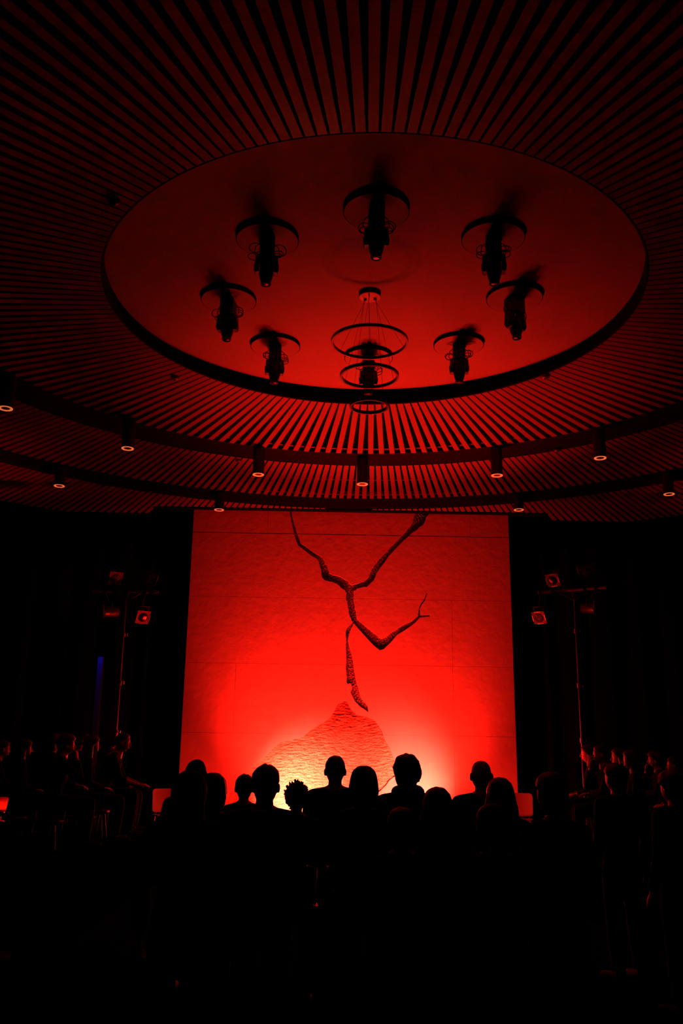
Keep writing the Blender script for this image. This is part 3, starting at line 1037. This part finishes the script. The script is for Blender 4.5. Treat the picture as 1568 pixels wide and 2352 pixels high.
def person_type(J, female=False, hands=(None, None)):
    """J: joint positions.  Returns body, jacket, trousers, shoes meshes; facing +Y, feet at z=0"""
    V = Vector
    mb = MB()
    pel, che, nk, hd = V(J['pelvis']), V(J['chest']), V(J['neck']), V(J['head'])
    hrot = J.get('hrot', Matrix.Identity(3))
    w_sh = .175 if female else .195
    fwd = V((0, 1, 0))
    wst = (pel + che) / 2
    tors = [pel + V((0, 0, -.05)), pel + V((0, 0, .03)), wst, che, che + (nk - che) * .55, nk]
    rw = [.15, .165, .135, .165, .155, .075] if not female else [.155, .17, .118, .145, .135, .065]
    mb.tube(tors, rw, 16, flat=(.66, 1.0), up=fwd)
    bust = []
    if female:
        for s in (-1, 1):
            v, f = blob(che + V((s * .07, .055, -.03)), (.06, .055, .06), 2)
            mb.add(v, f)
            bust.append(che + V((s * .07, .060, -.03)))
    mb.tube([nk + V((0, 0, -.03)), nk + (hd - nk) * .5, hd + hrot @ V((0, -.012, -.05))], [.066, .055, .056] if not female else [.058, .048, .05], 12)
    # trapezius
    sh = [V(J['shL']), V(J['shR'])]
    for s_ in sh:
        mb.tube([nk + V((0, -.01, .01)), (nk * .45 + s_ * .55) + V((0, 0, -.012)), s_], [.06, .062, .056], 10)
    add_head(mb, hd, hrot)
    jk = MB()
    infl = .014
    jk.tube([pel + V((0, 0, -.10))] + tors[:-1] + [che + (nk - che) * .92], [r + infl for r in [.162 if not female else .168] + rw[:-1] + [.085]], 18, flat=(.70, 1.0), up=fwd, dome=False)
    for q_ in bust:
        v, f = blob(q_, (.078, .068, .078), 2)
        jk.add(v, f)
    for s_ in sh:
        jk.tube([nk + V((0, -.01, -.012)), (nk * .45 + s_ * .55) + V((0, 0, -.014)), s_], [.064, .074, .068], 10)
    tr = MB()
    tr.tube([pel + V((0, 0, -.10)), pel + V((0, 0, .06))], [.16, .155], 14, flat=(.7, 1.0), up=fwd)
    k = .9 if female else 1.0
    for i, S in enumerate('LR'):
        s_, el, wr = sh[i], V(J['el' + S]), V(J['wr' + S])
        mb.tube([s_, s_ + (el - s_) * .4, el], [.054 * k, .050 * k, .040 * k], 10)
        mb.tube([el, el + (wr - el) * .3, wr], [.041 * k, .042 * k, .027 * k], 10)
        jk.tube([s_, s_ + (el - s_) * .4, el], [.066 * k, .063 * k, .055 * k], 10)
        jk.tube([el, el + (wr - el) * .35, el + (wr - el) * (.93 if not J.get('short') else .12)], [.055 * k, .053 * k, .043 * k], 10, dome=False)
        hd_ = J.get('hand' + S, ((wr - el).normalized(), V((0, 0, -1)) if abs((wr - el).normalized().z) < .8 else V((-1 if S == 'R' else 1, 0, 0)), .5))
        add_hand(mb, wr, hd_[0], hd_[1], 1 if S == 'R' else -1, hd_[2])
        hp, kn, an = V(J['hp' + S]), V(J['kn' + S]), V(J['an' + S])
        mb.tube([hp, hp + (kn - hp) * .4, kn], [.088, .080, .054], 12)
        mb.tube([kn, kn + (an - kn) * .3, an], [.054, .057, .036], 12)
        toe = an + V(J['toe' + S])
        mb.tube([an + V((0, -.03, -.045)), an + V((0, .03, -.042)), toe + V((0, -.012, 0))], [.028, .028, .020], 10, flat=(.7, 1.0), up=(0, 0, 1))
        tr.tube([hp, hp + (kn - hp) * .4, kn], [.099, .092, .070], 12)
        tr.tube([kn, kn + (an - kn) * .3, an + (kn - an) * .03], [.070, .070, .058], 12, dome=False)
    out = {'body': vox(mb, M['skin'], .007, 2, .35, 'body'), 'jacket': vox(jk, M['coat'], .012, 3, .5, 'jacket'), 'trousers': vox(tr, M['trouser'], .013, 3, .5, 'trousers')}
    shs = []
    for S in 'LR':
        an = V(J['an' + S])
        toe = an + V(J['toe' + S])
        s2 = MB()
        s2.tube([an + V((0, -.035, -.05)), an + V((0, .03, -.046)), toe + V((0, 0, .006))], [.044, .048, .040], 12, flat=(.95, 1.0), up=(0, 0, 1))
        s2.tube([an + V((0, -.02, .02)), an + V((0, -.02, -.03))], [.044, .046], 12)
        shs.append(s2.mesh('shoe', M['shoe'], True))
    out['shoes'] = shs
    ey = []
    for s in (-1, 1):
        v, f = blob((0, 0, 0), (.0108, .0108, .0108), 2, Matrix.Rotation(PI / 2, 3, 'X'))
        e_ = MB()
        e_.add(v, f)
        em = e_.mesh('eye', M['eyewhite'], True)
        em.materials.append(M['iris'])
        for q_ in em.polygons:
            if q_.center.y > .0076:
                q_.material_index = 1
        ey.append((em, hd + hrot @ V((s * .0305, .0775, .004))))
    out['eyes'] = ey
    out['head'] = hd
    out['hrot'] = hrot
    out['nk'] = nk
    return out


def std(h_sh=1.42, wsh=.19):
    return dict(pelvis=(0, 0, .94), chest=(0, -.005, 1.24), neck=(0, -.015, 1.47), head=(0, .012, 1.632),
                shL=(-wsh, -.02, h_sh), shR=(wsh, -.02, h_sh), elL=(-.245, -.04, 1.12), elR=(.245, -.04, 1.12), wrL=(-.25, .05, .87), wrR=(.25, .05, .87),
                hpL=(-.09, 0, .90), hpR=(.09, 0, .90), knL=(-.105, .015, .50), knR=(.105, .015, .50), anL=(-.11, -.02, .09), anR=(.11, -.02, .09),
                toeL=(-.02, .17, -.058), toeR=(.02, .17, -.058))


TYPES = {}
TYPES['man'] = person_type(std())
jw = std(1.41, .165)
jw.update(elL=(-.215, -.03, 1.13), elR=(.215, -.03, 1.13), wrL=(-.12, .13, 1.05), wrR=(.12, .14, 1.02),
          handL=(Vector((.9, .4, -.05)), Vector((0, -1, 0)), .5), handR=(Vector((-.9, .4, -.05)), Vector((0, -1, 0)), .5))
TYPES['woman'] = person_type(jw, True)
# seated, leaning with both forearms along the thighs and hands on the knees
sl = dict(pelvis=(0, 0, .55), chest=(0, .13, .83), neck=(0, .21, 1.03), head=(0, .27, 1.185), hrot=Matrix.Rotation(R_(-4), 3, 'X'),
          shL=(-.185, .18, .98), shR=(.185, .18, .98), elL=(-.22, .27, .73), elR=(.22, .29, .72), wrL=(-.10, .50, .665), wrR=(.11, .51, .66),
          handL=(Vector((.25, .9, -.12)), Vector((0, -.1, -1)), .35), handR=(Vector((-.2, .9, -.12)), Vector((0, -.1, -1)), .35),
          hpL=(-.09, .02, .54), hpR=(.09, .02, .54), knL=(-.13, .46, .54), knR=(.13, .46, .54), anL=(-.13, .43, .09), anR=(.13, .43, .09),
          toeL=(-.02, .17, -.058), toeR=(.02, .17, -.058), short=True)
TYPES['lean'] = person_type(sl)
st = dict(sl)
st.update(pelvis=(0, 0, .55), chest=(0, .01, .86), neck=(0, .015, 1.08), head=(0, .05, 1.24), hrot=Matrix.Identity(3),
          shL=(-.175, 0, 1.03), shR=(.175, 0, 1.03), elL=(-.22, .03, .76), elR=(.22, .03, .76), wrL=(-.08, .24, .68), wrR=(.08, .25, .69),
          handL=(Vector((.6, .7, -.1)), Vector((0, -.1, -1)), .5), handR=(Vector((-.6, .7, -.1)), Vector((0, -.1, -1)), .5), short=False)
TYPES['sit'] = person_type(st, True)
# seated, one hand up to the chin
sc_ = dict(st)
sc_.update(chest=(0, .06, .85), neck=(0, .09, 1.07), head=(0, .13, 1.23), shL=(-.185, .06, 1.02), shR=(.185, .06, 1.02),
           elR=(.17, .30, .82), wrR=(.06, .265, 1.05), handR=(Vector((-.25, -.1, 1)), Vector((-.5, -.8, 0)), 1.1), elL=(-.2, .15, .76), wrL=(0, .30, .74))
TYPES['chin'] = person_type(sc_)

# hair shapes, in head space


def hair_shell(t, front=.52, side=.05, back=-.55, nz=0, spike=0, seed=1, grow=(1, 1, 1)):
    vs = []
    for d in ICO_V:
        p = head_shape(d)
        y = d.y
        th = side + (front - side) * y if y > 0 else side + (side - back) * y
        mk = min(1, max(0, (d.z - th) / .16))
        mk = mk * mk * (3 - 2 * mk)
        nn = noise.noise(d * 4 + Vector((seed * 7, 0, 0))) * nz + max(0, noise.noise(d * 11 + Vector((seed * 3, 0, 0)))) * spike
        n = d.normalized()
        q = Vector((p.x * grow[0], p.y * grow[1], p.z * grow[2])) if mk > .5 else p
        vs.append(q + n * ((t + nn) * mk - .012 * (1 - mk)))
    mb = MB()
    mb.add(vs, ICO_F)
    return mb


HAIR = {}
HAIR['short'] = hair_shell(.010, nz=.004).mesh('hair', M['hair'], True)
HAIR['crop'] = hair_shell(.016, front=.5, nz=.008, grow=(1, 1, 1.03)).mesh('hair', M['hair'], True)
HAIR['thick'] = hair_shell(.026, front=.45, side=-.15, back=-.75, nz=.012, spike=.008).mesh('hair', M['hairbrown'], True)
_rc = random.Random(5)
mbb = hair_shell(.022, front=.4, side=-.2, back=-.8, nz=.014)
for _ in range(260):
    d = Vector((_rc.gauss(0, 1), _rc.gauss(0, 1), _rc.gauss(0, 1))).normalized()
    if d.z < (.4 * d.y if d.y > 0 else .8 * d.y) + .05:
        continue
    q = head_shape(d)
    sd = Vector((_rc.uniform(-.5, .5), _rc.uniform(-.5, .5), _rc.uniform(-.2, .6)))
    l_ = _rc.uniform(.012, .034)
    mbb.tube([q + d * .008, q + d * (.01 + l_ * .5) + sd * .012, q + (d + sd * .5).normalized() * (.012 + l_)], [.015, .011, .005], 6)
HAIR['curly'] = mbb.mesh('hair', M['hair'])


def long_hair(kind):
    mb = hair_shell(.022, front=.5, side=-.35, back=-.9, nz=.008)
    if kind == 'bob':
        mb.tube([(0, -.03, .06), (0, -.045, -.02), (0, -.04, -.09), (0, -.03, -.12)], [.095, .108, .098, .075], 14, flat=(.82, 1.0), up=(0, 1, 0))
    elif kind == 'long':
        mb.tube([(0, -.04, .05), (0, -.055, -.05), (0, -.085, -.15), (0, -.10, -.27), (0, -.10, -.36)], [.09, .105, .11, .105, .07], 14, flat=(.62, 1.05), up=(0, 1, 0))
        for s in (-1, 1):
            mb.tube([(s * .07, 0, .03), (s * .09, -.02, -.08), (s * .10, -.02, -.2), (s * .10, .0, -.28)], [.03, .04, .04, .025], 8)
    elif kind == 'bun':
        v, f = blob((0, -.085, .085), (.042, .04, .042), 3)
        mb.add(v, f)
    return vox(mb, M['hair'] if kind != 'long' else M['hairbrown'], .009, 2, .6, 'hair')


for k_ in ('bob', 'long', 'bun'):
    HAIR[k_] = long_hair(k_)
# beanie: knitted cap with folded brim and slack crown
vs = []
for d in ICO_V:
    p = head_shape(d)
    if d.z > .12:
        b = .02 if d.z < .34 else .012
        q = p + d * b
        q.z += max(0, d.z - .3) * .035
        q.y -= max(0, d.z - .3) * .05
        q.x += max(0, d.z - .3) * .03
    else:
        q = p - d * .012
    vs.append(q)
mbb = MB()
mbb.add(vs, ICO_F)
HAIR['beanie'] = mbb.mesh('beanie', M['coat2'], True)
# hood up: cloth shell reaching the shoulders
mbb = hair_shell(.03, front=.6, side=-.5, back=-1.3, nz=.004)
mbb.tube([(0, -.03, .0), (0, -.05, -.08), (0, -.05, -.16)], [.10, .108, .12], 14, flat=(.85, 1.0), up=(0, 1, 0))
HAIR['hood'] = vox(mbb, M['coat2'], .010, 3, .6, 'hood')
# beard
vs = []
for d in ICO_V:
    p = head_shape(d)
    on = d.z < -.25 and d.y > -.15 and not (abs(d.x) < .3 and -.62 < d.z < -.44 and d.y > .3)
    vs.append(p + d * (.016 if on else -.012))
mbb = MB()
mbb.add(vs, ICO_F)
HAIR['beard'] = mbb.mesh('beard', M['hair'], True)
# thick scarf collar, in neck space
mbb = MB()
for r, z, q in ((.095, -.02, .042), (.088, .035, .038)):
    pts = [(math.cos(a) * r, math.sin(a) * r * .9 + .0, z + .012 * math.sin(a * 2)) for a in np.linspace(0, 2 * PI, 25)]
    mbb.tube(pts, q, 10, dome=False)
COLLAR = vox(mbb, M['coat2'], .012, 2, .6, 'collar')

TOP = {'short': .126, 'crop': .136, 'thick': .146, 'curly': .16, 'bob': .142, 'long': .142, 'bun': .15, 'beanie': .155, 'hood': .15, None: .117}


def person(px, py, Y, yaw, typ, hair, label, ground=0.0, collar=False, beard=False, group=None, scale=None, tilt=0):
    """stand a person so that the crown meets photo pixel (px, py) at depth Y"""
    p = ray(px, py, Y=Y)
    T = TYPES[typ]
    top = T['head'].z + TOP[hair]
    s = (p.z - ground) / top if scale is None else scale
    yw = R_(yaw)
    off = Matrix.Rotation(yw, 3, 'Z') @ (Vector((T['head'].x, T['head'].y, 0)) * s)
    t = thing('person', label, 'person', (p.x - off.x, p.y - off.y, ground + .006), (0, 0, yw), group)
    t.scale = (s, s, s)
    put('body', T['body'], t)
    j = put('jacket', T['jacket'], t)
    put('trousers', T['trousers'], t)
    for m_ in T['shoes']:
        put('shoe', m_, t)
    q = T['hrot'].to_euler()
    for m_, p_ in T['eyes']:
        put('eye', m_, t, p_, q)
    if hair:
        put('hood' if hair == 'hood' else 'beanie' if hair == 'beanie' else 'hair', HAIR[hair], t, T['head'], q)
    if beard:
        put('beard', HAIR['beard'], t, T['head'], q)
    if collar:
        put('scarf', COLLAR, t, T['nk'])
    return t, s


CROWD = 'standing crowd in front of the stage'
crowd = [
    # px, py, Y, yaw, type, hair, label, kwargs
    (770, 1737, 7.9, 2, 'man', 'short', 'person with short flat hair and visible ears, silhouetted at the middle of the backdrop', {}),
    (836, 1761, 6.2, -6, 'woman', 'bob', 'person with a round bob of hair, right beside the short-haired middle silhouette', {}),
    (934, 1732, 7.0, 8, 'man', 'thick', 'broad person with thick hair and a bulky collar, tallest silhouette right of centre', dict(collar=True, beard=True)),
    (1004, 1808, 5.7, 4, 'woman', 'long', 'person with a low smooth head of hair, in front of the bright right patch', {}),
    (1104, 1749, 7.4, 3, 'man', None, 'bald person with ears showing, silhouetted near the right edge of the backdrop', {}),
    (1147, 1786, 6.4, 5, 'woman', 'long', 'person with long hair spreading over the shoulders, in front of the bald one', {}),
    (1128, 1848, 4.9, 0, 'woman', 'bob', 'faint rounded head low in the dark, below the bald and long-haired pair', {}),
    (921, 1856, 5.1, 0, 'woman', 'crop', 'faint head low in the dark, below the tallest silhouette', {}),
    (450, 1745, 7.5, -10, 'man', 'beanie', 'person in a slouching knitted cap at the left edge of the backdrop', {}),
    (437, 1769, 5.3, -4, 'man', 'hood', 'person with a hood up, just below the knitted cap at left', {}),
    (492, 1777, 6.4, -5, 'woman', 'bob', 'person with full round hair, right of the hooded one', {}),
    (562, 1779, 8.3, 0, 'woman', 'crop', 'person half hidden behind the left side of a short-haired head', {}),
    (611, 1757, 5.8, -6, 'man', 'crop', 'person with short thick hair in front of the left slope of the hill patch', {}),
    (682, 1792, 7.2, 0, 'woman', 'curly', 'person with spiky curly hair, left of the middle silhouette', {}),
    (1264, 1775, 5.4, 15, 'woman', 'crop', 'person seen in rim-lit profile right of the backdrop', {}),
    (1411, 1754, 8.0, 20, 'man', 'crop', 'dark head and shoulders with a thin red edge, in front of the right group', {}),
    (1541, 1768, 7.0, 25, 'man', 'thick', 'dark figure at the right edge with a faint red outline', {}),
]
for c in crowd:
    person(*c[:7], group=CROWD, **c[7])


def stool(x, y, z, h, group, label):
    t = thing('stool', label, 'stool', (x, y, z), group=group)
    obj('seat', MB().lathe([(.15, h - .04), (.165, h - .03), (.165, h - .008), (.155, h)], 20), M['blackplastic'], t, True)
    for k in range(4):
        a = PI / 4 + k * PI / 2
        obj('leg', MB().tube([(math.cos(a) * .12, math.sin(a) * .12, h - .03), (math.cos(a) * .17, math.sin(a) * .17, .012)], .012, 8), M['black'], t)
    return t


def riser(name, x0, x1, y0, y1, h, label):
    t = thing(name, label, 'platform', ((x0 + x1) / 2, (y0 + y1) / 2, 0))
    obj('deck', MB().box((0, 0, h - .03), (x1 - x0, y1 - y0, .06)), M['velvet'], t)
    obj('skirt', MB().box((0, 0, (h - .06) / 2), (x1 - x0 - .06, y1 - y0 - .06, h - .06)), M['velvet'], t)


RL, RR = .70, .58
riser('audience_riser', -8.6, -2.3, 10.1, 13.48, RL, 'black raised platform under the seated row at left')
riser('audience_riser', 3.0, 8.6, 10.75, 13.42, RR, 'black raised platform under the seated row at right')
left = [
    (283, 1684, 11.95, -84, 'lean', 'short', 'person leaning forward with bare forearms stretched out, at the front of the left row', {}),
    (262, 1690, 12.6, -80, 'sit', 'bun', 'person mostly hidden behind the one with outstretched forearms', {}),
    (212, 1688, 11.3, -70, 'sit', 'long', 'long-haired person with a lit collar, second in the left row', {}),
    (192, 1684, 13.2, -70, 'sit', 'crop', 'person with only the forehead lit, behind the long-haired one at left', {}),
    (155, 1685, 10.7, -66, 'chin', 'thick', 'person with hands raised before the chest, middle of the left row', {}),
    (128, 1684, 12.6, -60, 'sit', 'bob', 'person showing a thin lit edge of face, behind the raised hands at left', {}),
    (58, 1697, 11.3, -62, 'sit', 'bob', 'dim person with a faint lit cheek, toward the left edge', {}),
    (8, 1700, 11.95, -60, 'lean', 'crop', 'barely visible person at the left edge, above the candle', {}),
]
right = [
    (1349, 1710, 13.1, 78, 'sit', 'bob', 'person with a lit forehead beside the right stand pole', {}),
    (1378, 1712, 11.85, 80, 'chin', 'short', 'person with hand up to a brightly lit face, right of the stand pole', {}),
    (1419, 1718, 12.5, 82, 'sit', 'long', 'person with lit face and neck in the middle of the right row', {}),
    (1447, 1722, 11.2, 74, 'sit', 'bob', 'person with a lit open neckline, right of the middle of the right row', {}),
    (1502, 1724, 13.1, 76, 'chin', 'thick', 'dim person with faintly lit hair, toward the right edge', {}),
    (1546, 1738, 11.85, 76, 'sit', 'crop', 'dim person at the right edge of the frame', {}),
]
for rowl, g, nm, side in ((left, RL, 'left', 0), (right, RR, 'right', 1)):
    for k, c in enumerate(rowl):
        t, s = person(*c[:7], ground=g, group='seated spectators on the %s platform' % nm, **c[7])
        stool(t.location.x, t.location.y, g, .35 * s, 'stools on the %s platform' % nm, 'black stool under the %s spectator counting outward from the backdrop on the %s platform' % (('first', 'second', 'third', 'fourth', 'fifth', 'sixth', 'seventh', 'eighth')[k], nm))

# ------------------------------------------------------------------ bar tables, candle, glass


def bar_table(x, y, h, r, label):
    t = thing('bar_table', label, 'table', (x, y, 0), group='tall bar tables in the dark')
    obj('table_top', MB().lathe([(r - .01, h - .03), (r, h - .025), (r, h - .005), (r - .01, h)], 36), M['table'], t)
    obj('column', MB().lathe([(.03, .02), (.03, h - .03)], 16), M['black'], t)
    obj('foot', MB().lathe([(.24, 0), (.24, .012), (.05, .03), (.03, .05)], 28), M['black'], t)


c = ray(-2, 1888, Y=8.7)
hb = c.z
bar_table(c.x - .02, 8.7, hb, .3, 'tall round table under the glowing candle at the left edge')
t = thing('candle_holder', 'red glowing candle glass on a dark foot at the left edge', 'candle', (c.x, c.y, hb))
obj('foot', MB().lathe([(.045, 0), (.045, .008), (.012, .02), (.012, .07), (.045, .086)], 20), M['chrome'], t, True)
g_ = MB().lathe([(.040, .088), (.046, .092), (.056, .15), (.064, .215), (.060, .215), (.052, .15), (.042, .096), (.001, .094)], 28)
o = obj('glass_cup', g_, M['redglass'], t, True)
nt = M['redglass'].node_tree
b = nt.nodes['Principled BSDF']
tl = nt.nodes.new('ShaderNodeBsdfTranslucent')
tl.inputs[0].default_value = (.95, .10, .02, 1)
mx = nt.nodes.new('ShaderNodeMixShader')
mx.inputs[0].default_value = .8
nt.links.new(b.outputs[0], mx.inputs[1])
nt.links.new(tl.outputs[0], mx.inputs[2])
nt.links.new(mx.outputs[0], nt.nodes['Material Output'].inputs[0])
obj('candle', MB().lathe([(.036, .098), (.036, .118), (.03, .12)], 20), M['wax'], t)
obj('flame', MB().lathe([(.001, .122), (.007, .13), (.008, .14), (.004, .155), (.001, .165)], 10), M['flame'], t, True)
lp = bpy.data.lights.new('candle_light', 'POINT')
lp.energy = .12
lp.color = (1, .5, .18)
lp.shadow_soft_size = .01
lo_ = bpy.data.objects.new('candle_light', lp)
COL.objects.link(lo_)
lo_.location = (c.x, c.y, hb + .135)

c = ray(727, 2078, Y=4.0)
bar_table(c.x + .08, 4.0, c.z, .34, 'tall round table in the dark foreground holding a glass')
t = thing('drinking_glass', 'tall glass with a little drink, barely visible in the dark foreground', 'glass', (c.x, c.y, c.z))
obj('tumbler', MB().lathe([(.034, 0), (.036, .004), (.046, .15), (.0435, .15), (.034, .014), (.001, .013)], 32), M['glass'], t, True)
obj('drink', MB().lathe([(.0335, .0145), (.036, .05), (.001, .0501)], 28), M['beer'], t, True)
